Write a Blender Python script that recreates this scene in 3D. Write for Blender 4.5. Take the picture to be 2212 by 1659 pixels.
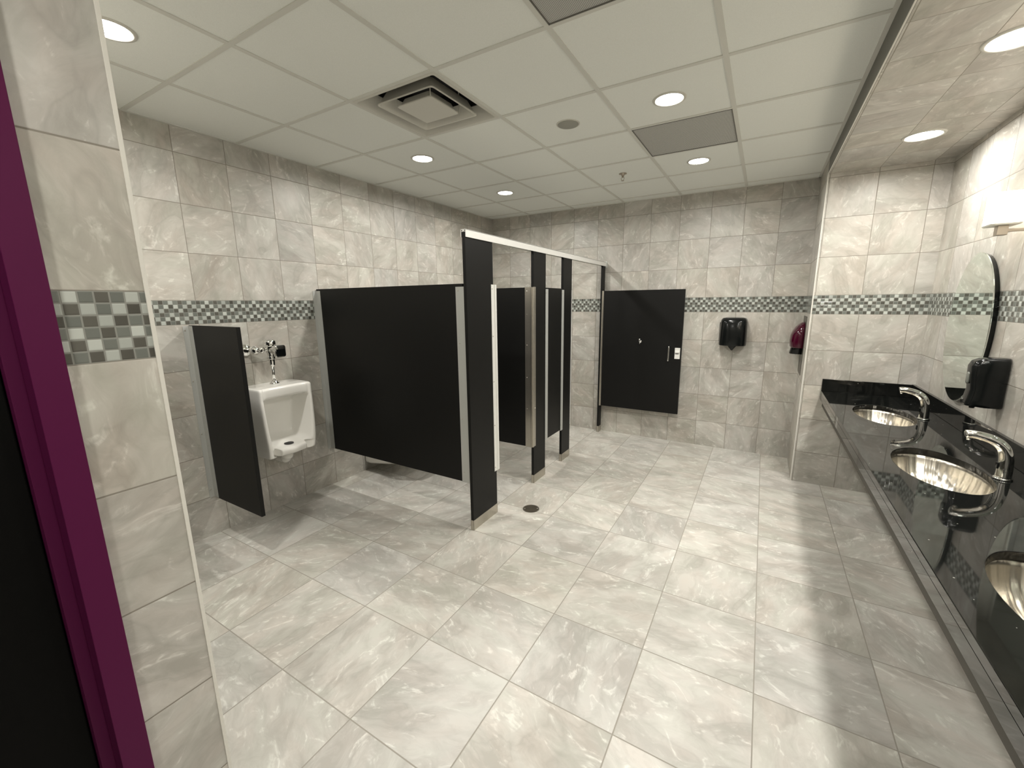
import bpy, bmesh, math, random
from mathutils import Vector, Matrix
random.seed(4)
S = bpy.context.scene
for o in list(bpy.data.objects): bpy.data.objects.remove(o)
COL = S.collection
PI = math.pi

# ------------------------------------------------------------------ camera
cam_d = bpy.data.cameras.new('camera'); cam = bpy.data.objects.new('camera', cam_d); COL.objects.link(cam)
YAW, PITCH, ROLL = 0.5329, -0.1930, -0.0100
CAM = Vector((3.2703, -4.9813, 1.6191))
fwd = Vector((-math.sin(YAW)*math.cos(PITCH), math.cos(YAW)*math.cos(PITCH), math.sin(PITCH)))
rgt = Vector((math.cos(YAW), math.sin(YAW), 0)); upv = rgt.cross(fwd)
r2 = rgt*math.cos(ROLL)+upv*math.sin(ROLL); u2 = upv*math.cos(ROLL)-rgt*math.sin(ROLL)
m = Matrix((r2, u2, -fwd)).transposed().to_4x4(); m.translation = CAM
cam.matrix_world = m
cam_d.sensor_width = 36; cam_d.sensor_fit = 'HORIZONTAL'
cam_d.lens = 900.49*36/2212; cam_d.shift_x = -6.65/2212; cam_d.clip_start = 0.02
S.camera = cam
# ------------------------------------------------------------------ world, exposure, lamp powers
w = bpy.data.worlds.new('world'); S.world = w; w.use_nodes = True
w.node_tree.nodes['Background'].inputs[0].default_value = (0.5, 0.5, 0.48, 1)
w.node_tree.nodes['Background'].inputs[1].default_value = 0.02
S.view_settings.view_transform = 'Standard'; S.view_settings.look = 'None'
S.view_settings.exposure = 0.0; S.view_settings.gamma = 1.0; S.view_settings.use_curve_mapping = False
W_CEIL, W_SOFF, SPREAD = 18.0, 12.5, 3.0
L_CEIL, L_SOFF, L_SCONCE = 30.0, 22.0, 13.0
C_CEIL = (1.0, 0.965, 0.90); C_SCONCE = (1.0, 0.88, 0.70)

# ------------------------------------------------------------------ room dimensions
H = 2.7189; HS = 2.598; XR = 4.3475; XA = 3.617; YA = -0.631; YP = -4.552; YB = -5.9; XP = 2.015
GX, GY, GT = 0.5794, -0.1809, 0.6096

# ------------------------------------------------------------------ node helpers
class N:
    def __init__(s, name):
        s.m = bpy.data.materials.new(name); s.m.use_nodes = True
        s.t = s.m.node_tree; s.b = s.t.nodes['Principled BSDF']
    def n(s, k, **kw):
        x = s.t.nodes.new(k)
        for a, b in kw.items(): setattr(x, a, b)
        return x
    def l(s, a, b): s.t.links.new(a, b)
    def put(s, sock, v):
        if isinstance(v, (int, float)): sock.default_value = v
        elif isinstance(v, (tuple, list)): sock.default_value = v
        else: s.l(v, sock)
    def M(s, op, a, b=0.0, c=0.0):
        x = s.n('ShaderNodeMath', operation=op)
        s.put(x.inputs[0], a); s.put(x.inputs[1], b); s.put(x.inputs[2], c)
        return x.outputs[0]
    def mixf(s, f, a, b):
        return s.M('ADD', a, s.M('MULTIPLY', f, s.M('SUBTRACT', b, a)))
    def mix(s, f, a, b, mode='MIX'):
        x = s.n('ShaderNodeMix', data_type='RGBA', blend_type=mode)
        s.put(x.inputs[0], f); s.put(x.inputs[6], a); s.put(x.inputs[7], b)
        return x.outputs[2]
    def xyz(s, a, b, c=0.0):
        x = s.n('ShaderNodeCombineXYZ'); s.put(x.inputs[0], a); s.put(x.inputs[1], b); s.put(x.inputs[2], c)
        return x.outputs[0]
    def white(s, v):
        x = s.n('ShaderNodeTexWhiteNoise', noise_dimensions='3D'); s.l(v, x.inputs['Vector']); return x
    def noise(s, v, scale, detail=3, rough=0.5, dist=0.0):
        x = s.n('ShaderNodeTexNoise', noise_dimensions='3D'); s.l(v, x.inputs['Vector'])
        x.inputs['Scale'].default_value = scale; x.inputs['Detail'].default_value = detail
        x.inputs['Roughness'].default_value = rough; x.inputs['Distortion'].default_value = dist
        return x.outputs['Fac']
    def ramp(s, f, pts):
        x = s.n('ShaderNodeValToRGB'); s.l(f, x.inputs[0]); r = x.color_ramp
        while len(r.elements) < len(pts): r.elements.new(0.5)
        for e, (p, c) in zip(r.elements, pts): e.position = p; e.color = (*c, 1) if len(c) == 3 else c
        return x.outputs[0]
    def bump(s, h, strength=0.3, dist=0.002):
        x = s.n('ShaderNodeBump'); x.inputs['Strength'].default_value = strength; x.inputs['Distance'].default_value = dist
        s.l(h, x.inputs['Height']); s.l(x.outputs[0], s.b.inputs['Normal'])

def c4(c): return (c[0], c[1], c[2], 1)
def plain(name, col, rough=0.5, metal=0.0, spec=0.5, coat=0.0, noise=0.0, nscale=40):
    k = N(name); k.b.inputs['Roughness'].default_value = rough; k.b.inputs['Metallic'].default_value = metal
    k.b.inputs['Specular IOR Level'].default_value = spec; k.b.inputs['Coat Weight'].default_value = coat
    tc = k.n('ShaderNodeTexCoord').outputs['Object']
    f = k.noise(tc, nscale, 4, 0.6)
    k.l(k.mix(f, c4([x*(1-noise) for x in col]), c4([min(1, x*(1+noise)) for x in col])), k.b.inputs['Base Color'])
    return k.m
def emis(name, col, st):
    k = N(name); k.b.inputs['Base Color'].default_value = (0.9, 0.9, 0.88, 1)
    k.b.inputs['Emission Color'].default_value = c4(col); k.b.inputs['Emission Strength'].default_value = st
    return k.m

def stone_tile(name, mode, uoff, voff, su, sv, grout, dark, light, streak, rough, groutcol, seed=0.0, yoff=None, contrast=1.0, vk=0.65):
    """mode 'wall': u = x or y (by the face normal), v = z with the glass mosaic band; mode 'flat': u = x, v = y"""
    k = N(name); tc = k.n('ShaderNodeTexCoord').outputs['Object']
    sep = k.n('ShaderNodeSeparateXYZ'); k.l(tc, sep.inputs[0]); X, Y, Z = sep.outputs
    if mode == 'wall':
        ge = k.n('ShaderNodeNewGeometry'); sn = k.n('ShaderNodeSeparateXYZ'); k.l(ge.outputs['True Normal'], sn.inputs[0])
        isx = k.M('GREATER_THAN', k.M('ABSOLUTE', sn.outputs[0]), 0.5)
        uraw = k.mixf(isx, k.M('SUBTRACT', X, uoff), k.M('SUBTRACT', Y, yoff))
        up = k.M('GREATER_THAN', Z, 1.575)
        V = k.mixf(up, k.M('DIVIDE', k.M('SUBTRACT', Z, 1.498), 0.3033), k.M('DIVIDE', k.M('SUBTRACT', Z, 1.6525), 0.3045))
        sid = k.M('ADD', k.M('MULTIPLY', isx, 17.0), seed)
    else:
        uraw = k.M('SUBTRACT', X, uoff); V = k.M('DIVIDE', k.M('SUBTRACT', Y, voff), sv); sid = seed
    U = k.M('DIVIDE', uraw, su)
    iu, iv = k.M('FLOOR', U), k.M('FLOOR', V); fu, fv = k.M('FRACT', U), k.M('FRACT', V)
    wn = k.white(k.xyz(iu, iv, sid)); ws = k.n('ShaderNodeSeparateColor'); k.l(wn.outputs['Color'], ws.inputs[0])
    R1, R2, R3 = ws.outputs
    turn = k.M('GREATER_THAN', R3, 0.55)
    pu = k.mixf(turn, k.M('MULTIPLY', fu, su), k.M('MULTIPLY', fv, sv)); pv = k.mixf(turn, k.M('MULTIPLY', fv, sv), k.M('MULTIPLY', fu, -su))
    # stretched veins, each tile its own piece of stone
    lean = k.M('SUBTRACT', k.M('MULTIPLY', k.M('FRACT', k.M('MULTIPLY', R3, 7.3)), 1.5), 0.75)
    p = k.xyz(k.M('ADD', k.M('MULTIPLY', pu, 1.0), k.M('MULTIPLY', R1, 40)), k.M('ADD', k.M('ADD', k.M('MULTIPLY', pv, 1.75), k.M('MULTIPLY', pu, lean)), k.M('MULTIPLY', R2, 60)), k.M('MULTIPLY', R3, 9))
    n1 = k.noise(p, 3.0, 3, 0.45, 0.7); n2 = k.noise(p, 9.0, 8, 0.66, 1.1); n3 = k.noise(p, 2.2, 4, 0.5, 2.6)
    base = k.ramp(k.mixf(0.42, n1, n2), [(0.5-0.14/contrast, dark), (0.5+0.13/contrast, light)])
    # thin pale swirls where the distorted field folds
    fold = k.M('ABSOLUTE', k.M('SUBTRACT', n3, 0.5))
    vein = k.M('MULTIPLY', k.M('SUBTRACT', 1.0, k.M('MINIMUM', k.M('MULTIPLY', fold, 30), 1.0)), k.M('MINIMUM', k.M('MAXIMUM', k.M('MULTIPLY', k.M('SUBTRACT', n2, 0.50), 9), 0.0), 1.0))
    colr = k.mix(k.M('MULTIPLY', vein, vk), base, c4(streak))
    dv = k.M('MULTIPLY', k.M('SUBTRACT', 1.0, k.M('MINIMUM', k.M('MULTIPLY', k.M('ABSOLUTE', k.M('SUBTRACT', n1, 0.44)), 34), 1.0)), 0.30)
    colr = k.mix(dv, colr, c4([x*0.80 for x in dark]))
    tint = k.ramp(k.noise(p, 5.0, 2, 0.5, 0.4), [(0.36, (1.016, 0.993, 0.988)), (0.5, (1.0, 1.0, 1.0)), (0.64, (0.985, 1.004, 0.994))])
    colr = k.mix(1.0, colr, tint, 'MULTIPLY')
    hsv = k.n('ShaderNodeHueSaturation'); k.l(colr, hsv.inputs['Color'])
    k.l(k.M('ADD', 0.94, k.M('MULTIPLY', R1, 0.10)), hsv.inputs['Value']); k.l(k.M('ADD', 0.80, k.M('MULTIPLY', R2, 0.4)), hsv.inputs['Saturation'])
    colr = hsv.outputs[0]
    eu = k.M('MULTIPLY', k.M('MINIMUM', fu, k.M('SUBTRACT', 1.0, fu)), su); ev = k.M('MULTIPLY', k.M('MINIMUM', fv, k.M('SUBTRACT', 1.0, fv)), sv)
    edge = k.M('MINIMUM', eu, ev)
    g = k.M('LESS_THAN', edge, grout/2)
    colr = k.mix(g, colr, c4(groutcol))
    rgh = k.M('ADD', k.M('MULTIPLY', g, 0.4), k.M('ADD', rough, k.M('MULTIPLY', n2, 0.12)))
    hgt = k.M('ADD', k.M('MINIMUM', k.M('DIVIDE', edge, grout), 1.0), k.M('MULTIPLY', n2, 0.12))
    if mode == 'wall':
        inb = k.M('MULTIPLY', k.M('GREATER_THAN', Z, 1.498), k.M('LESS_THAN', Z, 1.6525))
        mu = k.M('DIVIDE', uraw, 0.02575); mv = k.M('DIVIDE', k.M('SUBTRACT', 1.6525, Z), 0.02575)
        ci, ri = k.M('FLOOR', mu), k.M('FLOOR', mv); cu, cv = k.M('FRACT', mu), k.M('FRACT', mv)
        q = k.M('PINGPONG', ci, 2.0)
        idx = k.M('FLOOR', k.M('ADD', k.M('FLOORED_MODULO', k.M('ADD', ri, q), 3.0), 0.5))
        w2 = k.white(k.xyz(ci, ri, 3.3)); jit = k.M('ADD', 0.82, k.M('MULTIPLY', w2.outputs['Value'], 0.36))
        dk, gy, wh = (0.100, 0.097, 0.083, 1), (0.160, 0.171, 0.153, 1), (0.45, 0.475, 0.44, 1)
        gl = k.mix(k.M('GREATER_THAN', idx, 0.5), dk, gy); gl = k.mix(k.M('GREATER_THAN', idx, 1.5), gl, wh)
        gl = k.mix(1.0, gl, k.xyz(jit, jit, jit), 'MULTIPLY')
        ce = k.M('MINIMUM', k.M('MINIMUM', cu, k.M('SUBTRACT', 1.0, cu)), k.M('MINIMUM', cv, k.M('SUBTRACT', 1.0, cv)))
        gm = k.M('LESS_THAN', ce, 0.06)
        gl = k.mix(gm, gl, (0.235, 0.24, 0.215, 1))
        colr = k.mix(inb, colr, gl)
        rgh = k.mixf(inb, rgh, k.M('ADD', 0.08, k.M('MULTIPLY', gm, 0.5)))
        hgt = k.mixf(inb, hgt, k.M('MULTIPLY', k.M('MINIMUM', k.M('MULTIPLY', ce, 7), 1.0), 1.2))
    k.l(colr, k.b.inputs['Base Color']); k.l(rgh, k.b.inputs['Roughness'])
    k.bump(hgt, 0.35, 0.0016)
    return k.m

WD, WL, WS = (0.365, 0.345, 0.305), (0.545, 0.525, 0.480), (0.72, 0.71, 0.655)
M = {}
M['wall'] = stone_tile('wall_tile', 'wall', 0.2749, 0, 0.3052, 0.3035, 0.0038, WD, WL, WS, 0.34, (0.235, 0.215, 0.18), 1.0, yoff=-3.6178)
M['wall_r'] = stone_tile('wall_tile_vanity', 'wall', 0.2749, 0, 0.3052, 0.3035, 0.0038, WD, WL, WS, 0.34, (0.235, 0.215, 0.18), 5.0, yoff=-1.545)
M['soffit'] = stone_tile('soffit_tile', 'flat', 3.937, -1.545, 0.3052, 0.3052, 0.0030, WD, WL, WS, 0.36, (0.25, 0.23, 0.19), 9.0)
M['floor'] = stone_tile('floor_tile', 'flat', 3.3759, -2.2961, 0.4598, 0.4608, 0.0050, (0.430, 0.412, 0.373), (0.600, 0.583, 0.538), (0.84, 0.84, 0.78), 0.30, (0.33, 0.31, 0.27), 13.0, contrast=1.25, vk=0.62)
M['black'] = plain('black_laminate', (0.0062, 0.0062, 0.0058), 0.45, 0, 0.22, 0, 0.12, 300)
M['alum'] = plain('brushed_aluminium', (0.50, 0.51, 0.49), 0.42, 0.35, 0.5, 0, 0.04, 200)
M['alum_bright'] = plain('bright_anodised_aluminium', (0.86, 0.86, 0.83), 0.42, 0.35, 0.5, 0, 0.03, 100)
M['steel'] = plain('stainless_steel', (0.52, 0.49, 0.43), 0.30, 0.9, 0.5, 0, 0.08, 60)
M['chrome'] = plain('chrome', (0.82, 0.82, 0.80), 0.07, 1.0)
M['satin'] = plain('satin_nickel', (0.42, 0.37, 0.31), 0.3, 1.0)
M['china'] = plain('vitreous_china', (0.90, 0.89, 0.85), 0.12, 0, 0.5, 0.3, 0.01)
M['plastic_black'] = plain('glossy_black_plastic', (0.004, 0.005, 0.005), 0.16, 0, 0.32, 0.0)
M['plastic_clear'] = plain('smoked_window_plastic', (0.16, 0.17, 0.15), 0.15)
M['granite'] = None
M['white_trim'] = plain('white_edge_trim', (0.68, 0.665, 0.61), 0.4)
M['paint_white'] = plain('white_enamel', (0.60, 0.59, 0.535), 0.45)
M['dark_void'] = plain('dark_duct', (0.02, 0.02, 0.02), 0.7)
M['grey_trim'] = plain('grey_metal_trim', (0.13, 0.125, 0.108), 0.5, 0.1)
M['purple'] = plain('purple_enamel', (0.080, 0.0060, 0.043), 0.5, 0, 0.15)
M['maroon'] = plain('maroon_gloss', (0.050, 0.0012, 0.013), 0.12, 0, 0.5)
M['lamp'] = emis('led_lens', C_CEIL, L_CEIL); M['lamp_s'] = emis('led_lens_soffit', C_CEIL, L_SOFF)
M['shade'] = emis('opal_glass_shade', C_SCONCE, L_SCONCE)
M['rubber'] = plain('dark_rubber', (0.03, 0.03, 0.03), 0.6)
# granite: black, polished, rare pale flecks
k = N('black_granite'); tc = k.n('ShaderNodeTexCoord').outputs['Object']
vo = k.n('ShaderNodeTexVoronoi'); k.l(tc, vo.inputs['Vector']); vo.inputs['Scale'].default_value = 55
wn = k.white(vo.outputs['Position']); fl = k.M('MULTIPLY', k.M('LESS_THAN', vo.outputs['Distance'], 0.13), k.M('GREATER_THAN', wn.outputs['Value'], 0.93))
k.l(k.mix(fl, (0.006, 0.0065, 0.006, 1), (0.30, 0.30, 0.27, 1)), k.b.inputs['Base Color']); k.b.inputs['Roughness'].default_value = 0.035
k.b.inputs['IOR'].default_value = 1.52
M['granite'] = k.m
# mirror
k = N('mirror_glass'); k.b.inputs['Base Color'].default_value = (0.80, 0.86, 0.82, 1); k.b.inputs['Metallic'].default_value = 1; k.b.inputs['Roughness'].default_value = 0.01; M['mirror'] = k.m
# sink steel: hammered streaks running down the bowl
k = N('hammered_steel'); tc = k.n('ShaderNodeTexCoord').outputs['Object']; sp = k.n('ShaderNodeSeparateXYZ'); k.l(tc, sp.inputs[0])
ang = k.M('ARCTAN2', k.M('MULTIPLY', sp.outputs[1], 0.52), sp.outputs[0])
h = k.noise(k.xyz(k.M('MULTIPLY', k.M('COSINE', ang), 4.0), k.M('MULTIPLY', k.M('SINE', ang), 4.0), k.M('MULTIPLY', sp.outputs[2], 1.0)), 1.7, 1, 0.4)
k.b.inputs['Base Color'].default_value = (0.70, 0.66, 0.58, 1); k.b.inputs['Metallic'].default_value = 1; k.b.inputs['Roughness'].default_value = 0.27
k.bump(h, 0.5, 0.012); M['sink'] = k.m
# ceiling board: fine speckle
k = N('ceiling_board'); tc = k.n('ShaderNodeTexCoord').outputs['Object']; n = k.noise(tc, 330, 3, 0.7)
k.l(k.ramp(n, [(0.3, (0.79, 0.81, 0.77)), (0.7, (0.86, 0.88, 0.84))]), k.b.inputs['Base Color']); k.b.inputs['Roughness'].default_value = 0.9; k.bump(n, 0.2, 0.001); M['board'] = k.m
M['tbar'] = plain('ceiling_tee', (0.66, 0.66, 0.61), 0.55)
# perforated grille
k = N('perforated_grey'); tc = k.n('ShaderNodeTexCoord').outputs['Object']; sp = k.n('ShaderNodeSeparateXYZ'); k.l(tc, sp.inputs[0])
a = k.M('SUBTRACT', k.M('FRACT', k.M('MULTIPLY', sp.outputs[0], 160)), 0.5); b = k.M('SUBTRACT', k.M('FRACT', k.M('MULTIPLY', sp.outputs[1], 160)), 0.5)
d = k.M('SQRT', k.M('ADD', k.M('MULTIPLY', a, a), k.M('MULTIPLY', b, b)))
k.l(k.mix(k.M('LESS_THAN', d, 0.30), (0.56, 0.56, 0.53, 1), (0.075, 0.075, 0.07, 1)), k.b.inputs['Base Color']); k.b.inputs['Roughness'].default_value = 0.6; M['perf'] = k.m

# ------------------------------------------------------------------ mesh helpers
def link(name, bm, mat, parent=None, smooth=False, kind=None, label=None, auto=None):
    bmesh.ops.recalc_face_normals(bm, faces=bm.faces)
    me = bpy.data.meshes.new(name); bm.to_mesh(me); bm.free()
    o = bpy.data.objects.new(name, me); COL.objects.link(o)
    for mm in (mat if isinstance(mat, list) else [mat]): me.materials.append(mm)
    if smooth:
        for p in me.polygons: p.use_smooth = True
        if auto: 
            bm2 = bmesh.new(); bm2.from_mesh(me)
            for e in bm2.edges:
                if len(e.link_faces) == 2 and e.calc_face_angle(0) > auto: e.smooth = False
            bm2.to_mesh(me); bm2.free()
    if parent: 
        o.parent = parent
        me.transform(Matrix.Translation(-parent.location))   # builders work in room coordinates
    if kind: o['kind'] = kind
    if label: o['label'] = label
    return o
def thing(name, label, cat, loc, group=None):
    o = bpy.data.objects.new(name, None); COL.objects.link(o); o.location = loc; o.empty_display_size = 0.05
    o['label'] = label; o['category'] = cat
    if group: o['group'] = group
    return o
def copy_thing(root, loc, label, group=None):
    r = root.copy(); COL.objects.link(r); r.location = loc; r['label'] = label
    if group: r['group'] = group
    for ch in list(root.children):
        c = ch.copy(); COL.objects.link(c); c.parent = r
        for g in list(ch.children):
            d = g.copy(); COL.objects.link(d); d.parent = c
    return r
def box(bm, x0, x1, y0, y1, z0, z1, bev=0.0, seg=2):
    t = bmesh.new()
    bmesh.ops.create_cube(t, size=1.0)
    for v in t.verts: v.co = Vector(((x0+x1)/2+v.co.x*(x1-x0), (y0+y1)/2+v.co.y*(y1-y0), (z0+z1)/2+v.co.z*(z1-z0)))
    if bev: bmesh.ops.bevel(t, geom=t.edges[:], offset=bev, segments=seg, profile=0.6, affect='EDGES')
    merge(bm, t); return bm
def merge(bm, t):
    me = bpy.data.meshes.new('tmp'); t.to_mesh(me); t.free(); bm.from_mesh(me); bpy.data.meshes.remove(me)
def B(*a, **k): return box(bmesh.new(), *a, **k)
def lathe(bm, prof, cx, cy, cz, axis='z', seg=32):
    """prof: (radius, height) pairs; height runs along axis"""
    rings = []
    for r, h in prof:
        ring = []
        for i in range(seg):
            a = 2*PI*i/seg; c, s = r*math.cos(a), r*math.sin(a)
            p = (cx+c, cy+s, cz+h) if axis == 'z' else ((cx+h, cy+c, cz+s) if axis == 'x' else (cx+s, cy+h, cz+c))
            ring.append(bm.verts.new(p))
        rings.append(ring)
    for A, Bq in zip(rings, rings[1:]):
        for i in range(seg): bm.faces.new((A[i], A[(i+1) % seg], Bq[(i+1) % seg], Bq[i]))
    bm.faces.new(rings[0]); bm.faces.new(rings[-1])
    return bm
def LA(prof, cx, cy, cz, axis='z', seg=32): return lathe(bmesh.new(), prof, cx, cy, cz, axis, seg)
def loft(bm, rings, cap=True):
    R = [[bm.verts.new(p) for p in r] for r in rings]; n = len(R[0])
    for A, Bq in zip(R, R[1:]):
        for i in range(n): bm.faces.new((A[i], A[(i+1) % n], Bq[(i+1) % n], Bq[i]))
    if cap: bm.faces.new(R[0]); bm.faces.new(R[-1])
    return bm
def tube(bm, pts, rad, seg=16, flat=1.0, side=Vector((0, 1, 0))):
    """sweep; rad list; flat scales the in-plane radius against the 'side' radius"""
    P = [Vector(p) for p in pts]; rings = []
    for i, p in enumerate(P):
        t = (P[min(i+1, len(P)-1)]-P[max(i-1, 0)]).normalized(); nrm = t.cross(side).normalized(); r = rad[i] if isinstance(rad, list) else rad
        rings.append([p + side*math.cos(2*PI*j/seg)*r*flat + nrm*math.sin(2*PI*j/seg)*r for j in range(seg)])
    return loft(bm, rings)
def smooth_curve(pts, n=6):
    P = [Vector(p) for p in pts]; out = []
    for i in range(len(P)-1):
        p0, p1, p2, p3 = P[max(i-1, 0)], P[i], P[i+1], P[min(i+2, len(P)-1)]
        for j in range(n):
            t = j/n
            out.append(0.5*((2*p1)+(p2-p0)*t+(2*p0-5*p1+4*p2-p3)*t*t+(3*p1-p0-3*p2+p3)*t**3))
    return out+[P[-1]]
def subsurf(o, lv=2):
    md = o.modifiers.new('sub', 'SUBSURF'); md.levels = lv; md.render_levels = lv
    for p in o.data.polygons: p.use_smooth = True
def rrect(w, h, r, seg=5):
    out = []
    for cx, cy, a0 in ((w-r, h-r, 0), (-(w-r), h-r, 90), (-(w-r), -(h-r), 180), (w-r, -(h-r), 270)):
        for i in range(seg+1):
            a = math.radians(a0+90*i/seg); out.append((cx+r*math.cos(a), cy+r*math.sin(a)))
    return out
def struct(name, bm, mat): return link(name, bm, mat, kind='structure')
def screws(parent, pts, axis, r=0.0045, name='screw'):
    for (x, y, z) in pts:
        h = 0.0025
        prof = [(r, 0), (r*0.9, h*0.6), (r*0.4, h)]
        if axis[0] == '-': prof = [(a, -b) for a, b in prof]
        link(name, LA(prof, x, y, z, axis[-1], 10), M['steel'], parent, True)

# ================================================================== room shell
struct('floor', B(-0.1, XR+0.1, YB-0.1, 0.1, -0.1, 0.0), M['floor'])
struct('wall_left', B(-0.1, 0.0, YP, 0.1, 0.0, 2.9), M['wall'])
struct('wall_far', B(0.0, XA, 0.0, 0.1, 0.0, 2.9), M['wall'])
bm = B(XA, XR+0.1, YA, 0.1, 0.0, H+0.1); struct('wall_alcove', bm, M['wall'])
struct('wall_right', B(XR, XR+0.1, YB-0.1, YA, 0.0, 2.9), M['wall_r'])
struct('wall_back', B(XP-0.1, XR+0.1, YB-0.1, YB, 0.0, 2.9), M['wall'])
bm = bmesh.new(); box(bm, -0.1, XP, -4.712, YP, 0.0, 2.9)
box(bm, XP-0.15, XP, -5.70, -4.712, 2.185, 2.9); box(bm, XP-0.15, XP, YB, -5.72, 0.0, 2.9)
struct('wall_entry', bm, M['wall'])
struct('ceiling_soffit', B(XA+0.004, XR, YB, YA, HS, H+0.1), [M['soffit']])
# edge trims
bm = bmesh.new(); box(bm, XP-0.004, XP+0.0025, YP-0.0065, YP+0.0025, 0.0, H, 0.001); struct('trim_1', bm, M['white_trim'])
bm = bmesh.new(); box(bm, XA-0.003, XA+0.006, YA-0.003, YA+0.007, 0.0, HS+0.01, 0.001); struct('trim_2', bm, M['white_trim'])
bm = bmesh.new(); box(bm, XA-0.001, XA+0.005, YB, YA, HS-0.002, H+0.02); struct('trim_3', bm, M['grey_trim'])
bm = bmesh.new(); box(bm, XA-0.003, XA+0.003, YB, YA, HS-0.003, HS+0.002, 0.0006); struct('trim_4', bm, M['white_trim'])

# suspended ceiling: boards between a tee grid; three bays carry other fixtures
holes = {(1, 4), (3, 2), (3, 5)}   # (column to the right of line i, row)
xs = [0.0]+[GX+GT*i for i in range(5)]+[XA]
ys = [0.0]+[GY-GT*j for j in range(10)]+[YB]
bm = bmesh.new()
for a in range(len(xs)-1):
    for b in range(len(ys)-1):
        if (a-1, b-1) in {(1, 4), (3, 2), (3, 5)}: continue
        x0, x1, y1, y0 = xs[a], xs[a+1], ys[b], ys[b+1]
        box(bm, x0, x1, y0, y1, H+0.004, H+0.02)
ceil = struct('ceiling', bm, M['board'])
bm = bmesh.new()
for x in xs[1:-1]: box(bm, x-0.012, x+0.012, YB, 0, H, H+0.0045)
for y in ys[1:-1]: box(bm, 0, XA, y-0.0118, y+0.0118, H+0.0002, H+0.0045)
box(bm, 0, 0.02, YB, 0, H-0.0004, H+0.0045); box(bm, 0, XA, -0.02, 0, H-0.0004, H+0.0045); box(bm, XA-0.02, XA-0.001, YB, 0, H-0.0004, H+0.0045)
link('ceiling_grid', bm, M['tbar'], ceil)
# slab above
struct('ceiling_slab', B(-0.1, XR+0.1, YB-0.1, 0.1, 2.9, 2.95), M['dark_void'])

# entry door, purple frame, black leaf
d1 = bpy.data.objects.new('door_1', None); COL.objects.link(d1); d1.location = (XP-0.05, -4.77, 0); d1['kind'] = 'structure'
bm = bmesh.new()
for y0, y1, yi in ((-4.767, -4.7135, -4.790), (-5.7535, -5.70, -5.677)):
    box(bm, 1.865, 2.031, y0, y1, 0.0, 2.185, 0.0015)
    if yi < -4.7 and yi > -5: box(bm, 1.865, 1.975, -4.790, -4.7668, 0.0, 2.13, 0.001)
    else: box(bm, 1.865, 1.975, -5.700, -5.677, 0.0, 2.13, 0.001)
box(bm, 1.865, 2.031, -5.7535, -4.7135, 2.1321, 2.185, 0.0015)
link('door_frame', bm, M['purple'], d1)
link('door_leaf', B(1.905, 1.950, -5.674, -4.793, 0.01, 2.128, 0.002), plain('black_door_paint', (0.0022, 0.0022, 0.0020), 0.6, 0, 0.1), d1)
bm = LA([(0.026, 0), (0.026, 0.01), (0.012, 0.012), (0.012, 0.05)], 1.951, -5.61, 1.0, 'x', 20); tube(bm, [(1.995, -5.62, 1.0), (1.995, -5.52, 1.0)], 0.009, 12, side=Vector((0, 0, 1)))
link('door_handle', bm, M['satin'], d1, True)

# ================================================================== ceiling fixtures
def downlight(name, x, y, z, r, lensmat, label, group):
    t = thing(name, label, 'ceiling light', (x, y, z), group)
    prof = [(r+0.018, 0.0), (r+0.016, -0.004), (r+0.004, -0.006), (r, -0.003), (r, 0.0)]
    bm = bmesh.new(); n = 40; R = []
    for rr, h in prof: R.append([bm.verts.new((x+rr*math.cos(2*PI*i/n), y+rr*math.sin(2*PI*i/n), z+h)) for i in range(n)])
    for A, Bq in zip(R, R[1:]):
        for i in range(n): bm.faces.new((A[i], A[(i+1) % n], Bq[(i+1) % n], Bq[i]))
    link('trim_ring', bm, M['paint_white'], t, True)
    link('lens', LA([(r, -0.0012), (r, -0.0028)], x, y, z, 'z', 40), lensmat, t)
    ld = bpy.data.lights.new('lamp', 'AREA'); ld.shape = 'DISK'; ld.size = 2*r-0.004; ld.color = C_CEIL; ld.spread = SPREAD
    ld.energy = W_SOFF if lensmat is M['lamp_s'] else W_CEIL
    lo = bpy.data.objects.new('lamp', ld); COL.objects.link(lo); lo.parent = t; lo.location = (0, 0, -0.0045)
    return t
zc = H+0.004
row1 = GX+GT/2; row2 = GX+3.5*GT
L0 = downlight('ceiling_light', row1, GY-6.5*GT, zc, 0.072, M['lamp'], 'round recessed light near the top left corner, cut by the tiled pier', 'recessed lights in the suspended ceiling')
for x, y, lab in ((row1, GY-3.5*GT, 'round recessed light over the urinal side, just below the square air diffuser'),
                  (row1, GY-1.5*GT, 'smallest round recessed light, over the stalls near the far left corner'),
                  (row2, GY-3.5*GT, 'largest whole round recessed light, between round speaker and grey grille'),
                  (row2, GY-1.5*GT, 'round recessed light between the grey grille and the far wall'),
                  (2.6, -5.45, 'unseen round recessed light added over the entrance, past the tiled pier')):
    c_ = copy_thing(L0, (x, y, zc), lab)
    if y < -5:      # unseen lamp added over the entrance to brighten the pier, kept weaker
        for ch in c_.children:
            if ch.type == 'LIGHT': ch.data = ch.data.copy(); ch.data.energy = 15.0
L1 = downlight('ceiling_light', 4.02, -1.30, HS, 0.085, M['lamp_s'], 'round light in the tiled soffit over the farthest sink', 'recessed lights in the tiled soffit')
for y, lab in ((-2.43, 'round light in the tiled soffit cut by the right edge of the picture'), (-3.56, 'unseen round light added in the tiled soffit over the nearest sink'), (-4.69, 'unseen round light added in the tiled soffit past the counter end')):  # the two nearest soffit lamps are unseen, added for their light
    copy_thing(L1, (4.02, y, HS), lab)

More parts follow.
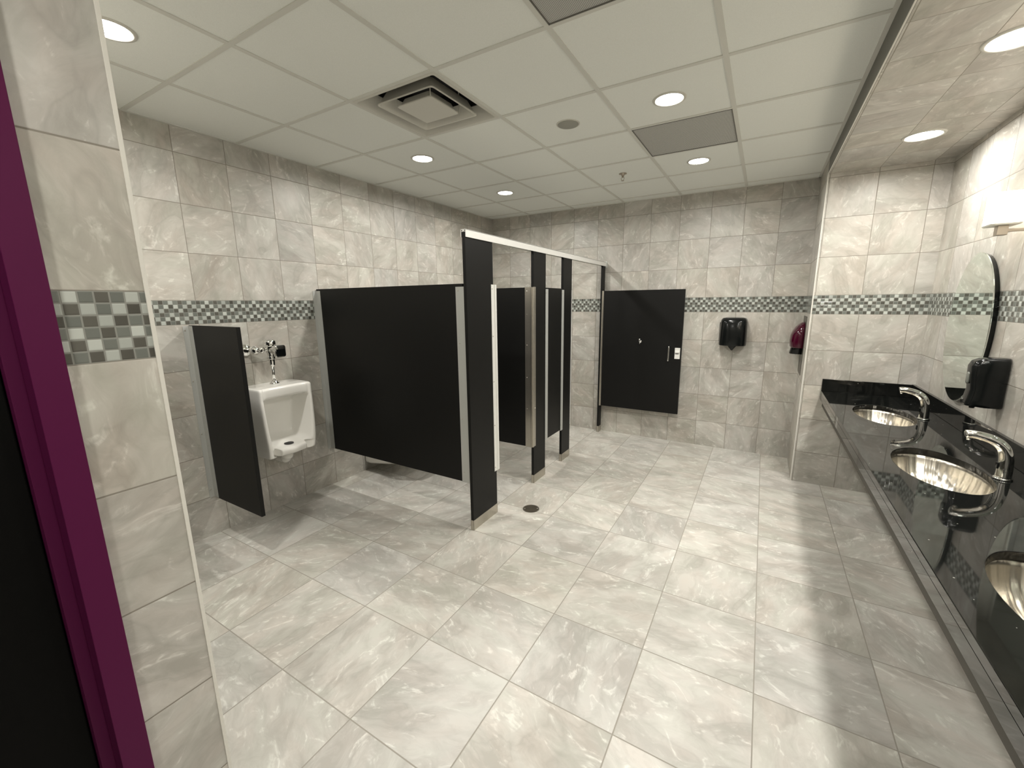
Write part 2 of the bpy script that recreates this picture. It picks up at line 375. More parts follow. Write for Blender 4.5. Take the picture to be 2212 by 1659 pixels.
# square diffuser
cx, cy = GX+1.5*GT, GY-4.5*GT
t = thing('air_diffuser', 'square white louvered air diffuser in the suspended ceiling', 'air vent', (cx, cy, H))
def sqring(bm, prof, rc):
    rings = [[(cx+a, cy+b, H+h) for a, b in rrect(s, s, min(rc, s*0.4), 4)] for s, h in prof]
    loft(bm, rings, cap=False)
bm = bmesh.new(); sqring(bm, [(0.2965, 0.004), (0.2965, -0.001), (0.280, -0.003), (0.275, 0.003), (0.238, 0.085), (0.240, 0.09)], 0.012); link('frame', bm, M['paint_white'], t, True, auto=0.6)
bm = bmesh.new(); sqring(bm, [(0.168, 0.065), (0.196, 0.008), (0.204, 0.001), (0.2035, -0.005), (0.196, -0.003), (0.164, 0.062)], 0.02); link('louver', bm, M['paint_white'], t, True, auto=0.6)
bm = bmesh.new(); sqring(bm, [(0.10, 0.040), (0.116, 0.006), (0.126, 0.001), (0.126, -0.004), (0.120, -0.005)], 0.02)
box(bm, cx-0.122, cx+0.122, cy-0.122, cy+0.122, H-0.005, H-0.002); link('center_plate', bm, M['paint_white'], t, True, auto=0.5)
bm = bmesh.new(); box(bm, cx-0.22, cx+0.22, cy-0.22, cy+0.22, H+0.165, H+0.17)
for s in (-1, 1): box(bm, cx+s*0.215-0.003, cx+s*0.215+0.003, cy-0.22, cy+0.22, H+0.06, H+0.17); box(bm, cx-0.22, cx+0.22, cy+s*0.215-0.003, cy+s*0.215+0.003, H+0.06, H+0.17)
link('duct_box', bm, M['dark_void'], t)
for sx in (-1, 1):
    for sy in (-1, 1): link('hanger', B(cx+sx*0.125-0.002, cx+sx*0.125+0.002, cy+sy*0.125-0.002, cy+sy*0.125+0.002, H, H+0.165), M['paint_white'], t)
# grey perforated panels
def grille(i, j, label):
    x0, y1 = GX+GT*i, GY-GT*j; c = (x0+GT/2, y1-GT/2)
    t = thing('return_grille', label, 'air grille', (c[0], c[1], H), 'grey perforated ceiling grilles')
    link('panel', B(x0+0.014, x0+GT-0.014, y1-GT+0.014, y1-0.014, H+0.002, H+0.005), M['perf'], t)
    bm = bmesh.new()
    for a, b, c_, d in ((x0+0.010, x0+0.016, y1-GT+0.01, y1-0.01), (x0+GT-0.016, x0+GT-0.010, y1-GT+0.01, y1-0.01), (x0+0.01, x0+GT-0.01, y1-0.016, y1-0.010), (x0+0.01, x0+GT-0.01, y1-GT+0.010, y1-GT+0.016)): box(bm, a, b, c_, d, H-0.001, H+0.006)
    link('frame', bm, M['grey_trim'], t)
grille(3, 2, 'grey perforated ceiling panel between two recessed lights near the far wall')
grille(3, 5, 'grey perforated ceiling panel at the top edge of the picture')
# speaker and sprinkler
sx, sy = 2.10, -2.305
t = thing('ceiling_speaker', 'small round pale grey speaker grille set flush in the ceiling board', 'speaker', (sx, sy, zc))
link('rim', LA([(0.074, 0), (0.073, -0.003), (0.066, -0.004), (0.066, -0.001)], sx, sy, zc, 'z', 40), M['paint_white'], t, True, auto=0.5)
link('grille', LA([(0.067, -0.0032), (0.064, -0.0062), (0.02, -0.0085)], sx, sy, zc, 'z', 40), plain('speaker_cloth', (0.33, 0.33, 0.29), 0.8), t, True)
px, py = 2.095, -1.085
t = thing('sprinkler_head', 'small metal sprinkler head hanging under the ceiling near the far wall', 'sprinkler', (px, py, zc))
link('escutcheon', LA([(0.034, 0), (0.033, -0.004), (0.014, -0.008), (0.012, -0.02)], px, py, zc, 'z', 24), M['satin'], t, True)
bm = LA([(0.009, -0.018), (0.009, -0.032), (0.004, -0.034)], px, py, zc, 'z', 14)
for s in (-1, 1): tube(bm, smooth_curve([(px+s*0.007, py, zc-0.03), (px+s*0.014, py, zc-0.042), (px+s*0.002, py, zc-0.058)]), 0.002, 8)
link('yoke', bm, M['satin'], t, True)
link('deflector', LA([(0.003, -0.056), (0.013, -0.058), (0.013, -0.0595), (0.003, -0.060)], px, py, zc, 'z', 20), M['satin'], t, True)

# ================================================================== urinal screen and stall panels
ZB, ZT = 0.345, 1.745
def channel(x0, x1, y0, y1, yc, z0, z1):  # wall channel along y faces of a panel lying in plane y=yc
    bm = bmesh.new()
    for s in (-1, 1):
        box(bm, x0, x0+0.055, yc+s*0.0135-0.0015, yc+s*0.0135+0.0015, z0, z1)
        box(bm, x0, x0+0.003, min(yc+s*0.0135, yc+s*0.045), max(yc+s*0.0135, yc+s*0.045), z0, z1)
    return bm
t = thing('urinal_screen', 'narrow black wall-hung screen left of the urinal', 'screen', (0.0, -3.670, 0.28))
link('panel', B(0.006, 0.600, -3.682, -3.658, 0.277, 1.492, 0.002), M['black'], t)
link('wall_bracket', channel(0.001, 0, 0, 0, -3.670, 0.282, 1.488), M['alum'], t)
screws(t, [(0.0045, -3.705, z) for z in (0.34, 0.75, 1.12, 1.46)], 'x'); screws(t, [(0.035, -3.6845, z) for z in (0.34, 0.88, 1.46)], '-y')
t = thing('stall_partition', 'big black partition panel between urinal and first stall', 'partition', (0.0, -2.715, ZB))
link('panel', B(0.006, 1.545, -2.728, -2.703, ZB, ZT, 0.002), M['black'], t)
link('wall_bracket', channel(0.001, 0, 0, 0, -2.7155, ZB, ZT-0.015), M['alum'], t)
bm = bmesh.new(); box(bm, 1.490, 1.575, -2.7315, -2.7285, ZB-0.002, ZT-0.02); box(bm, 1.490, 1.575, -2.7025, -2.6995, ZB, ZT-0.02); box(bm, 1.5725, 1.575, -2.750, -2.68, ZB, ZT-0.02)
link('pilaster_bracket', bm, M['alum'], t)
screws(t, [(1.51, -2.7318, z) for z in (0.42, 0.82, 1.35, 1.70)], '-y')
t = thing('stall_partition', 'black dividing partition between the two stalls behind the second pilaster', 'partition', (0.0, -1.716, ZB))
link('panel', B(0.006, 1.545, -1.729, -1.704, ZB, ZT, 0.002), M['black'], t)
link('wall_bracket', channel(0.001, 0, 0, 0, -1.7165, ZB, ZT-0.015), M['alum'], t)
bm = bmesh.new(); box(bm, 1.490, 1.575, -1.7325, -1.7295, ZB, ZT-0.02); box(bm, 1.490, 1.575, -1.7035, -1.7005, ZB, ZT-0.02)
link('pilaster_bracket', bm, M['alum'], t)

X0, X1 = 1.577, 1.601   # pilaster line
def pilaster(y0, y1, label):
    t = thing('stall_pilaster', label, 'pilaster', ((X0+X1)/2, (y0+y1)/2, 0), 'black pilasters of the stalls')
    link('post', B(X0, X1, y0, y1, 0.012, 2.060, 0.0015), M['black'], t)
    bm = bmesh.new(); e = 0.0015
    for a, b, c, d in ((X1, X1+e, y0-e, y1+e), (X0-e, X0, y0-e, y1+e), (X0-e, X1+e, y0-e, y0), (X0-e, X1+e, y1, y1+e)): box(bm, a, b, c, d, 0.0, 0.076)
    link('shoe', bm, M['steel'], t)
    return t
p1 = pilaster(-2.757, -2.444, 'widest and nearest black pilaster at the front corner of the stalls')
p2 = pilaster(-1.832, -1.604, 'black pilaster on the far side of the open stall doorway, holding the long hinge')
p3 = pilaster(-1.226, -1.022, 'black pilaster right of the narrow filler panel')
p4 = pilaster(-0.088, -0.0075, 'narrowest black pilaster, fixed against the far wall behind the wide door')
# bright strike strip on the first and third pilaster
def strike(t, y, z0, z1, wide=True):
    bm = bmesh.new(); box(bm, X0-0.002, X1+0.004, y+0.0005, y+0.003, z0, z1)
    if wide: box(bm, X1+0.0005, X1+0.003, y-0.030, y+0.002, z0, z1); box(bm, X1+0.001, X1+0.004, y+0.003, y+0.036, z0, z1); box(bm, X1+0.001, X1+0.009, y+0.006, y+0.012, z0, z1)
    else: box(bm, X1+0.001, X1+0.004, y-0.006, y+0.008, z0, z1)
    link('strike_strip', bm, M['alum_bright'], t, label='bright aluminium door stop strip')
    if wide: screws(t, [(X1+0.003, y-0.018, z0+0.03+(z1-z0-0.06)*i/4) for i in range(5)], 'x')
strike(p1, -2.444, 0.350, 1.745)
strike(p3, -1.022, 0.350, 1.735, False)
# headrail with an open end showing its anti-grip channel
t = thing('headrail', 'long silver overhead rail joining the tops of the pilasters to the far wall', 'rail', (1.589, -1.4, 2.03))
bm = bmesh.new(); ya, yb = -2.758, -0.001
box(bm, 1.6055, 1.609, ya, yb, 2.030, 2.076); box(bm, 1.569, 1.573, ya, yb, 2.030, 2.076); box(bm, 1.569, 1.609, ya, yb, 2.0735, 2.0775); box(bm, 1.573, 1.605, ya, yb, 2.0625, 2.0645); box(bm, 1.582, 1.596, ya, yb, 2.0645, 2.0725)
link('rail', bm, M['alum_bright'], t)
link('wall_flange', B(1.555, 1.623, -0.006, -0.0008, 2.012, 2.085, 0.001), M['alum'], t)
screws(t, [(1.589, -0.006, 2.079)], '-y')
# narrow filler panel
t = thing('filler_panel', 'narrow black filler panel with silver channels between second and third pilaster', 'panel', (1.589, -1.415, ZB))
link('panel', B(1.580, 1.600, -1.590, -1.240, ZB+0.002, ZT, 0.0015), M['black'], t)
for ya, yb in ((-1.613, -1.563), (-1.267, -1.217)):
    bm = bmesh.new(); box(bm, 1.6032, 1.6062, ya, yb, ZB-0.004, ZT-0.012); box(bm, 1.5710, 1.5745, ya, yb, ZB-0.004, ZT-0.012)
    link('channel', bm, M['alum'], t); 
    screws(t, [(1.6063, (ya+yb)/2-0.014, z) for z in (0.40, 1.05, 1.70)], 'x')
# stall door one: swung into the stall, hinged on pilaster two
t = thing('stall_door', 'black stall door swung inward with a long stainless hinge', 'door', (1.585, -1.846, ZB), 'stall doors')
link('panel', B(0.985, 1.577, -1.860, -1.838, 0.352, 1.742, 0.0015), M['black'], t)
bm = bmesh.new()
box(bm, 1.535, 1.590, -1.8635, -1.8605, 0.350, 1.743); box(bm, X1+0.0005, X1+0.0035, -1.838, -1.800, 0.350, 1.746, 0.001)
lathe(bm, [(0.0075, 0.350), (0.0075, 1.743)], 1.6015, -1.8475, 0, 'z', 14); box(bm, 1.588, 1.600, -1.8635, -1.850, 0.350, 1.743)
link('hinge', bm, M['steel'], t, label='full length stainless steel hinge')
screws(t, [(X1+0.0036, -1.812, z) for z in (0.42, 0.70, 0.98, 1.26, 1.52, 1.71)], 'x'); screws(t, [(1.552, -1.8636, z) for z in (0.42, 0.70, 0.98, 1.26, 1.52, 1.71)], '-y')
# stall door two: wide, swung out against the far wall
t = thing('stall_door', 'wide black stall door swung out flat along the far wall, with coat hook', 'door', (1.61, -0.088, ZB), 'stall doors')
yd = -0.098
link('panel', B(1.618, 2.527, yd, yd+0.022, 0.352, 1.744, 0.0015), M['black'], t)
bm = bmesh.new(); box(bm, 1.6025, 1.6055, -0.088, -0.036, 0.352, 1.744); box(bm, 1.6055, 1.624, yd-0.0032, yd-0.0004, 0.352, 1.744); lathe(bm, [(0.006, 0.352), (0.006, 1.744)], 1.608, yd-0.004, 0, 'z', 12)
link('hinge', bm, M['steel'], t, label='full length stainless steel hinge')
bm = LA([(0.017, 0), (0.016, -0.004), (0.006, -0.006)], 2.073, yd, 1.165, 'y', 16)
tube(bm, smooth_curve([(2.073, yd-0.003, 1.178), (2.073, yd-0.03, 1.172), (2.073, yd-0.045, 1.192)]), 0.0045, 10, side=Vector((1, 0, 0)))
tube(bm, smooth_curve([(2.073, yd-0.003, 1.165), (2.073, yd-0.02, 1.140), (2.073, yd-0.03, 1.150)]), 0.0045, 10, side=Vector((1, 0, 0)))
lathe(bm, [(0.008, 0), (0.008, -0.006)], 2.073, yd-0.04, 1.192, 'y', 12)
link('coat_hook', bm, M['chrome'], t, True)
bm = bmesh.new(); tube(bm, smooth_curve([(2.398, yd, 1.122), (2.398, yd-0.028, 1.120), (2.398, yd-0.034, 1.105), (2.396, yd-0.034, 0.985), (2.395, yd-0.028, 0.962), (2.395, yd, 0.958)]), 0.0085, 12, side=Vector((1, 0, 0)))
link('pull_handle', bm, M['chrome'], t, True)
bm = B(2.458, 2.514, yd-0.010, yd, 0.985, 1.108, 0.003); box(bm, 2.460, 2.512, yd-0.020, yd-0.009, 1.052, 1.072, 0.003)
la = link('latch', bm, M['alum_bright'], t)
link('slide_slot', B(2.466, 2.500, yd-0.0125, yd-0.009, 1.040, 1.047), M['rubber'], la)
la.children[0].location = (0, 0, 0)
la.children[0].data.transform(Matrix.Translation(-t.location))

# ================================================================== urinal
UC = -3.225
t = thing('urinal', 'white china wall-hung urinal between narrow screen and big panel', 'urinal', (0, UC, 0.5))
def urow(z, w, d, b, wi, tt=0.034, lip=0.0):
    """half section from back centre round the shield to the cavity back"""
    nx = d-0.065 if z < 0.568 else d-0.012
    h = [(0.001, 0.0), (0.001, w*0.6), (0.001, w), (d*0.5, w*1.01), (d-0.012, w), (d, w-0.010), (d, w-tt+0.006), (nx, wi+0.010), ((d+b)/2 if z > 0.568 else nx, wi-0.004), (b+0.004, wi-0.014), (b, wi*0.78), (b+lip*0.5, wi*0.4), (b+lip, 0.0)]
    return [(x, UC+y, z) for x, y in h]+[(x, UC-y, z) for x, y in h[-2:0:-1]]
w0, d0 = 0.205, 0.262
rows = [(1.028, w0-0.016, d0-0.03, d0-0.045, 0.15, 0.034, 0), (1.030, w0-0.010, d0-0.018, d0-0.032, 0.155, 0.034, 0), (1.022, w0-0.002, d0-0.004, d0-0.014, 0.160, 0.034, 0), (1.010, w0, d0, d0-0.010, 0.162, 0.034, 0),
        (0.960, w0, d0, d0-0.014, 0.164, 0.034, 0), (0.945, w0, d0, d0-0.020, 0.165, 0.034, 0), (0.938, w0, d0, 0.16, 0.165, 0.034, 0), (0.930, w0, d0+0.002, 0.085, 0.165, 0.034, 0), (0.880, w0, d0+0.004, 0.060, 0.164, 0.034, 0),
        (0.780, w0-0.002, d0+0.008, 0.048, 0.160, 0.034, 0), (0.680, w0-0.006, d0+0.012, 0.048, 0.152, 0.036, 0), (0.620, w0-0.010, d0+0.014, 0.060, 0.144, 0.038, 0), (0.590, w0-0.012, d0+0.012, 0.105, 0.136, 0.040, 0.01),
        (0.570, w0-0.013, d0+0.010, 0.190, 0.126, 0.045, 0.015), (0.566, w0-0.014, d0+0.009, 0.258, 0.118, 0.046, 0.022), (0.556, w0-0.014, d0+0.008, 0.280, 0.116, 0.044, 0.024), (0.522, w0-0.016, d0+0.004, 0.276, 0.114, 0.044, 0.024),
        (0.506, w0-0.020, d0-0.002, 0.265, 0.118, 0.054, 0.020), (0.500, w0-0.030, d0-0.02, 0.20, 0.110, 0.054, 0.01)]
bm = bmesh.new(); loft(bm, [urow(*r) for r in rows])
o = link('bowl', bm, M['china'], t, True); subsurf(o, 2)
link('drain_strainer', LA([(0.034, 0.0), (0.033, 0.002), (0.004, 0.003)], 0.205, UC, 0.5745, 'z', 20), M['rubber'], t, True)
bm = bmesh.new(); tube(bm, smooth_curve([(0.13, UC+0.02, 0.51), (0.128, UC+0.02, 0.46), (0.10, UC+0.02, 0.425), (0.05, UC+0.02, 0.42), (0.0, UC+0.02, 0.42)]), [0.05]*4+[0.045]*4+[0.038]*5+[0.034]*4+[0.034]*8, 18, side=Vector((0, 1, 0)))
link('trap', bm, M['china'], t, True)
# flush valve
VY = -3.222; VX = 0.105
t = thing('flush_valve', 'chrome sensor flush valve with pipe above the urinal', 'flush valve', (VX, VY, 1.02))
bm = LA([(0.046, 0.001), (0.044, 0.010), (0.026, 0.019), (0.018, 0.022), (0.018, 0.055)], 0, -3.345, 1.293, 'x', 28)
link('wall_flange', bm, M['chrome'], t, True)
bm = LA([(0.008, -0.036), (0.022, -0.032), (0.032, -0.016), (0.035, 0.0), (0.032, 0.016), (0.020, 0.031), (0.017, 0.038)], 0.078, -3.325, 1.293, 'x', 24)
lathe(bm, [(0.016, 0.026), (0.016, 0.036), (0.025, 0.038), (0.025, 0.056), (0.015, 0.058), (0.015, 0.078), (0.021, 0.080), (0.021, 0.1)], 0.088, -3.325, 1.293, 'y', 20)
link('stop_valve', bm, M['chrome'], t, True)
bm = LA([(0.018, -0.118), (0.020, -0.115), (0.021, -0.072), (0.026, -0.068), (0.026, -0.05), (0.023, -0.046), (0.025, -0.03), (0.031, -0.022), (0.032, 0.022), (0.028, 0.026), (0.028, 0.034), (0.040, 0.038), (0.040, 0.060), (0.035, 0.070), (0.018, 0.077)], VX, VY, 1.290, 'z', 28)
link('valve_body', bm, M['chrome'], t, True, auto=0.8)
bm = LA([(0.030, 0.018), (0.034, 0.024), (0.035, 0.060), (0.040, 0.064), (0.041, 0.100)], VX, VY+0.006, 1.288, 'x', 24)
o = link('sensor_barrel', bm, M['chrome'], t, True, auto=0.7)
rings = [[(VX+0.098+hx, VY+0.006+a, 1.284+b) for a, b in rrect(s*0.040, s*0.044, 0.014, 4)] for hx, s in ((0, 1.0), (0.014, 1.02), (0.020, 0.97), (0.023, 0.7))]
link('sensor_cover', loft(bmesh.new(), rings), M['chrome'], t, True, auto=0.7)
link('sensor_window', B(VX+0.1195, VX+0.1225, VY-0.026, VY+0.038, 1.248, 1.300, 0.001), M['plastic_black'], t, label='black sensor window')
bm = LA([(0.0105, 1.040), (0.0095, 1.18)], VX, VY, 0, 'z', 20); link('flush_tube', bm, M['chrome'], t, True)
bm = LA([(0.032, 1.029), (0.033, 1.038), (0.024, 1.042), (0.022, 1.052), (0.013, 1.056)], VX, VY, 0, 'z', 24); link('spud', bm, M['chrome'], t, True)

# ================================================================== toilet, seen under the partition
TC = -2.20
t = thing('toilet', 'white wall-hung toilet seen only under the big partition panel', 'toilet', (0, TC, 0.06))
def tring(x, hw, z0, z1, r):
    return [(x, TC+a, (z0+z1)/2+b) for a, b in rrect(hw, (z1-z0)/2, r, 5)]
rings = [tring(0.001, 0.165, 0.075, 0.375, 0.04), tring(0.010, 0.172, 0.066, 0.380, 0.045), tring(0.06, 0.172, 0.066, 0.382, 0.05), tring(0.15, 0.170, 0.078, 0.388, 0.055), tring(0.28, 0.174, 0.096, 0.392, 0.07),
         tring(0.42, 0.178, 0.122, 0.392, 0.09), tring(0.55, 0.165, 0.165, 0.392, 0.10), tring(0.64, 0.130, 0.230, 0.392, 0.075), tring(0.69, 0.085, 0.290, 0.392, 0.045), tring(0.705, 0.045, 0.33, 0.390, 0.025)]
link('bowl', loft(bmesh.new(), rings), M['china'], t, True)
def seat_ring(z, g):
    out = []
    for i in range(36):
        a = 2*PI*i/36; x = 0.44+(0.265+g)*math.cos(a); y = (0.178+g)*math.sin(a)*(1.0 if math.cos(a) > 0 else 1.0); out.append((x, TC+y, z))
    return out
link('seat', loft(bmesh.new(), [seat_ring(0.394, 0), seat_ring(0.398, 0.008), seat_ring(0.412, 0.008), seat_ring(0.418, 0.0)]), M['china'], t, True)

# ================================================================== floor drain
dx, dy = 1.807, -2.27
t = thing('floor_drain', 'round dark metal cleanout cover in the floor before the open stall', 'drain', (dx, dy, 0))
link('rim', LA([(0.066, 0.0), (0.066, 0.0015), (0.060, 0.002), (0.060, 0.0)], dx, dy, 0, 'z', 40), M['steel'], t, True, auto=0.6)
link('cover', LA([(0.0595, 0.0), (0.0595, 0.0022), (0.018, 0.0028), (0.016, 0.0035), (0.004, 0.0035)], dx, dy, 0, 'z', 40), plain('dull_bronze', (0.105, 0.092, 0.070), 0.42, 0.6), t, True, auto=0.6)
screws(t, [(dx+s*0.043, dy+s*0.025, 0.0022) for s in (-1, 1)], 'z', 0.006)

# ================================================================== towel dispenser on the far wall
qx = 3.018
t = thing('paper_towel_dispenser', 'glossy black paper towel dispenser with pointed spout on the far wall', 'paper towel dispenser', (qx, 0, 1.165))
def dring(z, hw, dep, n=22):
    out = [(qx-hw*0.93, -0.001, z), (qx-hw, -0.03*dep/0.22, z)]
    for i in range(n+1):
        a = PI*i/n; e = 0.68
        cxx = math.copysign(abs(math.cos(a))**e, math.cos(a)); sn = abs(math.sin(a))**e
        out.append((qx-hw*cxx, -dep*0.40-dep*0.60*sn, z))
    return out+[(qx+hw, -0.03*dep/0.22, z), (qx+hw*0.93, -0.001, z)]
rings = [dring(1.160, 0.118, 0.19), dring(1.163, 0.126, 0.205), dring(1.175, 0.128, 0.208), dring(1.30, 0.127, 0.206), dring(1.40, 0.124, 0.200), dring(1.425, 0.118, 0.190), dring(1.440, 0.106, 0.170), dring(1.446, 0.080, 0.135)]
link('cover', loft(bmesh.new(), rings), M['plastic_black'], t, True, auto=0.9)
rings = [[(qx+a*1.0, -0.115+b, z) for a, b in rrect(s, s*0.8, s*0.5, 4)] for z, s in ((1.162, 0.042), (1.154, 0.040), (1.108, 0.005))]
link('spout', loft(bmesh.new(), rings), M['plastic_black'], t, True, auto=0.6)
link('side_hinge', B(qx-0.133, qx-0.125, -0.07, -0.03, 1.195, 1.395, 0.003), M['plastic_black'], t)

# ================================================================== hand dryer and its guard plate
t = thing('wall_guard_plate', 'dull steel guard plate behind the hand dryer', 'wall plate', (XA, -0.18, 0.93))
link('plate', B(XA-0.0035, XA-0.0005, -0.34, -0.022, 0.925, 1.468, 0.001), plain('dull_steel_plate', (0.085, 0.08, 0.065), 0.35, 0.4), t)
hy = -0.185
t = thing('hand_dryer', 'glossy maroon hand dryer at the edge of the tiled alcove', 'hand dryer', (XA-0.004, hy, 1.12))
def hring(z, d, hw):
    d *= 0.93; out = [(XA-0.004, hy-hw, z)]
    for i in range(1, 12):
        a = PI*i/12; out.append((XA-0.004-d*abs(math.sin(a))**0.8, hy-hw*math.copysign(abs(math.cos(a))**0.75, math.cos(a)), z))
    return out+[(XA-0.004, hy+hw, z)]
rings = [hring(z, d, hw) for z, d, hw in ((1.175, 0.098, 0.135), (1.185, 0.106, 0.139), (1.24, 0.113, 0.142), (1.29, 0.108, 0.142), (1.33, 0.094, 0.136), (1.365, 0.073, 0.122), (1.392, 0.048, 0.098), (1.408, 0.025, 0.065), (1.414, 0.010, 0.03))]
link('cover', loft(bmesh.new(), rings), M['maroon'], t, True)
rings = [hring(z, d, hw) for z, d, hw in ((1.112, 0.100, 0.060), (1.118, 0.104, 0.063), (1.15, 0.098, 0.075), (1.182, 0.092, 0.100))]
link('nozzle', loft(bmesh.new(), rings), M['plastic_black'], t, True, label='black air outlet under the cover')

# ================================================================== vanity counter
CY0, CY1 = -4.30, YA-0.0005; CX0, CX1 = 3.7555, XR-0.0005; CZ = 0.852
SINKS = [(4.030, -1.372), (4.030, -2.435), (4.030, -3.500)]; AX, AY = 0.158, 0.300
t = thing('vanity_counter', 'long polished black granite counter with three oval sinks along the right wall', 'counter', (4.05, -2.4, 0.72))
bm = bmesh.new()
def hole_loop(bm, z, sx, sy, n=56): 
    return [bm.verts.new((sx+AX*math.cos(2*PI*i/n), sy+AY*math.sin(2*PI*i/n), z)) for i in range(n)]
loops = []
for z in (CZ, CZ-0.030):
    outer = [bm.verts.new(p) for p in ((CX0, CY0, z), (CX1, CY0, z), (CX1, CY1, z), (CX0, CY1, z))]
    hs = [hole_loop(bm, z, *s) for s in SINKS]; ed = []
    for lp in [outer]+hs:
        for i in range(len(lp)): ed.append(bm.edges.new((lp[i], lp[(i+1) % len(lp)])))
    bmesh.ops.triangle_fill(bm, use_beauty=True, edges=ed); loops.append([outer]+hs)
for A, Bq in zip(*loops):
    for i in range(len(A)): bm.faces.new((A[i], A[(i+1) % len(A)], Bq[(i+1) % len(A)], Bq[i]))
o = link('countertop', bm, M['granite'], t)
md = o.modifiers.new('bev', 'BEVEL'); md.width = 0.002; md.segments = 2; md.limit_method = 'ANGLE'
link('apron', B(CX0, CX0+0.025, CY0, CY1, 0.776, CZ-0.0301, 0.0006), M['granite'], t)
link('backsplash', B(XR-0.019, XR-0.0005, CY0, CY1, CZ+0.0005, 0.957, 0.0015), M['granite'], t)
link('side_splash', B(CX0, XR-0.020, YA-0.019, YA-0.0005, CZ+0.0005, 0.955, 0.0015), M['granite'], t)
link('support_rail', B(CX0+0.020, CX0+0.060, CY0+0.03, CY1, 0.715, 0.775, 0.001), plain('dark_wood_rail', (0.05, 0.045, 0.035), 0.6), t)
def make_sink(x, y, label):
    t = thing('sink', label, 'sink', (x, y, 0.66), 'oval steel sinks under the counter')
    bm = bmesh.new(); n = 56
    prof = [(1.12, 0.8205), (1.035, 0.8205), (1.02, 0.819), (1.0, 0.800), (0.97, 0.77), (0.90, 0.735), (0.78, 0.705), (0.60, 0.686), (0.38, 0.676), (0.18, 0.672), (0.10, 0.671)]
    R = [[bm.verts.new((x+AX*r*math.cos(2*PI*i/n)*1.01, y+AY*r*math.sin(2*PI*i/n)*1.005, z)) for i in range(n)] for r, z in prof]
    for A, Bq in zip(R, R[1:]):
        for i in range(n): bm.faces.new((A[i], A[(i+1) % n], Bq[(i+1) % n], Bq[i]))
    bm.faces.new(R[-1])
    o = link('basin', bm, M['sink'], t, True)
    sd = o.modifiers.new('thick', 'SOLIDIFY'); sd.thickness = 0.0015; sd.offset = -1
    link('drain_cap', LA([(0.028, 0.672), (0.028, 0.6745), (0.020, 0.676), (0.006, 0.676)], x, y, 0, 'z', 24), M['chrome'], t, True)
    return t
k0 = make_sink(*SINKS[0], 'farthest oval steel sink in the black counter, by the end wall')
copy_thing(k0, (SINKS[1][0], SINKS[1][1], 0.66), 'middle oval steel sink in the black counter')
copy_thing(k0, (SINKS[2][0], SINKS[2][1], 0.66), 'nearest oval steel sink, cut by the right edge of the picture')
def make_faucet(x, y, label):
    t = thing('faucet', label, 'faucet', (x, y, CZ), 'chrome sensor faucets')
    link('base_ring', LA([(0.031, CZ+0.0005), (0.031, CZ+0.005), (0.027, CZ+0.009), (0.022, CZ+0.010)], x, y, 0, 'z', 28), M['chrome'], t, True)
    pts = smooth_curve([(x, y, CZ+0.008), (x, y, CZ+0.05), (x-0.003, y, CZ+0.095), (x-0.018, y, CZ+0.138), (x-0.050, y, CZ+0.166), (x-0.092, y, CZ+0.180), (x-0.120, y, CZ+0.184), (x-0.140, y, CZ+0.182)], 5)
    n = len(pts); rad = [0.0255-0.0085*min(1, i/(n*0.9)) for i in range(n)]; rad[-1] = 0.012
    bm = bmesh.new(); tube(bm, pts, rad, 20, flat=1.1); link('spout', bm, M['chrome'], t, True)
    link('sensor_window', B(x-0.0275, x-0.0225, y-0.009, y+0.009, CZ+0.045, CZ+0.072, 0.002), M['plastic_black'], t)
    link('aerator', LA([(0.008, CZ+0.158), (0.009, CZ+0.168), (0.008, CZ+0.176)], x-0.126, y, 0, 'z', 16), M['chrome'], t, True)
    return t
f0 = make_faucet(4.222, -1.405, 'farthest chrome sensor faucet, by the end wall')
copy_thing(f0, (4.222, -2.468, CZ), 'chrome sensor faucet behind the middle sink')
copy_thing(f0, (4.222, -3.531, CZ), 'chrome sensor faucet behind the nearest sink')

# ================================================================== mirrors, sconces, soap
def ell(x, y, z, a, b, n=64): return [(x, y+a*math.cos(2*PI*i/n), z+b*math.sin(2*PI*i/n)) for i in range(n)]
def make_mirror(y, label):
    t = thing('oval_mirror', label, 'mirror', (XR, y, 1.44), 'oval mirrors over the sinks')
    a, b = 0.302, 0.437
    link('backing', loft(bmesh.new(), [ell(XR-0.001, y, 1.44, a-0.012, b-0.012), ell(XR-0.014, y, 1.44, a-0.006, b-0.006), ell(XR-0.024, y, 1.44, a, b)]), M['plastic_black'], t, True, auto=0.5)
    link('glass', loft(bmesh.new(), [ell(XR-0.0242, y, 1.44, a, b), ell(XR-0.0282, y, 1.44, a, b), ell(XR-0.0292, y, 1.44, a-0.004, b-0.004)]), M['mirror'], t)
    return t
m0 = make_mirror(-1.460, 'oval frameless mirror over the farthest sink')
copy_thing(m0, (XR, -2.525, 1.44), 'unseen oval frameless mirror added over the middle sink')  # this mirror and the next are out of view, added for reflections
copy_thing(m0, (XR, -3.590, 1.44), 'unseen oval frameless mirror added over the nearest sink')
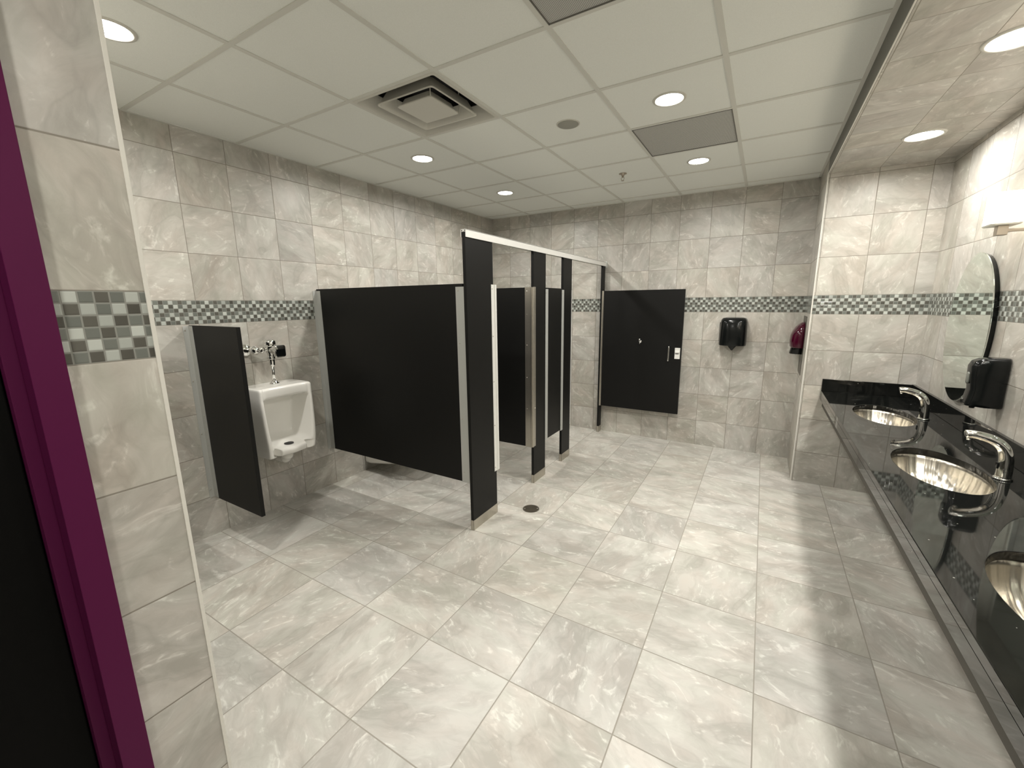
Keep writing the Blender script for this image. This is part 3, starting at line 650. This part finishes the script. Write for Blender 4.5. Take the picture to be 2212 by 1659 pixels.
def make_sconce(y, label):
    t = thing('wall_sconce', label, 'wall lamp', (XR, y, 1.93), 'sconces between the mirrors')
    x0, x1 = 4.172, 4.279; a, b = y-0.058, y+0.058
    rings = [[((x0+x1)/2+p*s, (a+b)/2+q*s, z) for p, q in rrect((x1-x0)/2, 0.058, 0.014, 4)] for z, s in ((1.966, 0.93), (1.968, 1.0), (2.106, 1.0), (2.1085, 0.97))]
    link('shade', loft(bmesh.new(), rings), M['shade'], t, True, auto=0.5, label='glowing white square glass shade')
    rings = [[((x0+x1)/2+p, (a+b)/2+q, z) for p, q in rrect((x1-x0)/2+g, 0.058+g, 0.014, 4)] for z, g in ((1.960, -0.002), (1.9655, 0.001), (1.9675, 0.001))]
    link('shade_tray', loft(bmesh.new(), rings), plain('opal_rim', (0.8, 0.78, 0.7), 0.4), t)
    link('socket', B(4.208, 4.246, y-0.019, y+0.019, 1.915, 1.9605, 0.002), M['satin'], t)
    bm = bmesh.new(); box(bm, 4.246, XR-0.018, y-0.007, y+0.007, 1.930, 1.944, 0.002); link('arm', bm, M['satin'], t)
    bm = bmesh.new(); box(bm, XR-0.014, XR-0.0005, y-0.057, y+0.057, 1.885, 2.055, 0.003); box(bm, XR-0.022, XR-0.013, y-0.03, y+0.03, 1.905, 1.965, 0.003); link('wall_plate', bm, plain('warm_brass', (0.55, 0.40, 0.20), 0.35, 0.9), t)
    return t
s0 = make_sconce(-1.955, 'white glass wall sconce between the far mirror and the right picture edge')
copy_thing(s0, (XR, -3.055, 1.93), 'unseen white glass wall sconce added between the middle and nearest mirrors')  # second sconce is out of view, added for its glow
ay = -1.965
t = thing('soap_dispenser', 'glossy black wall soap dispenser beside the far oval mirror, above the backsplash', 'soap dispenser', (XR, ay, 1.07))
def sring(z, d, hw, back=0.0):
    hw *= 0.84; d *= 0.95; z = 1.322-(1.332-z)*0.945
    return [(XR-0.001-d/2+p, ay+q, z) for p, q in rrect(d/2, hw, min(0.024, d*0.3), 5)]
rings = [sring(z, d, hw) for z, d, hw in ((1.064, 0.090, 0.050), (1.070, 0.142, 0.056), (1.080, 0.146, 0.058), (1.110, 0.138, 0.057), (1.160, 0.132, 0.055), (1.230, 0.140, 0.056), (1.285, 0.142, 0.057), (1.312, 0.132, 0.054), (1.327, 0.108, 0.046), (1.332, 0.07, 0.034))]
link('cover', loft(bmesh.new(), rings), M['plastic_black'], t, True)
rings = [[(XR-0.132-h, ay+p*s, 1.215+q*s) for p, q in rrect(0.012, 0.030, 0.011, 5)] for h, s in ((0, 1), (0.006, 1), (0.008, 0.8))]
link('level_window', loft(bmesh.new(), rings), M['plastic_clear'], t, True, label='grey level window')
link('nozzle', LA([(0.010, 1.058), (0.012, 1.068)], XR-0.10, ay, 0, 'z', 14), M['plastic_black'], t, True)
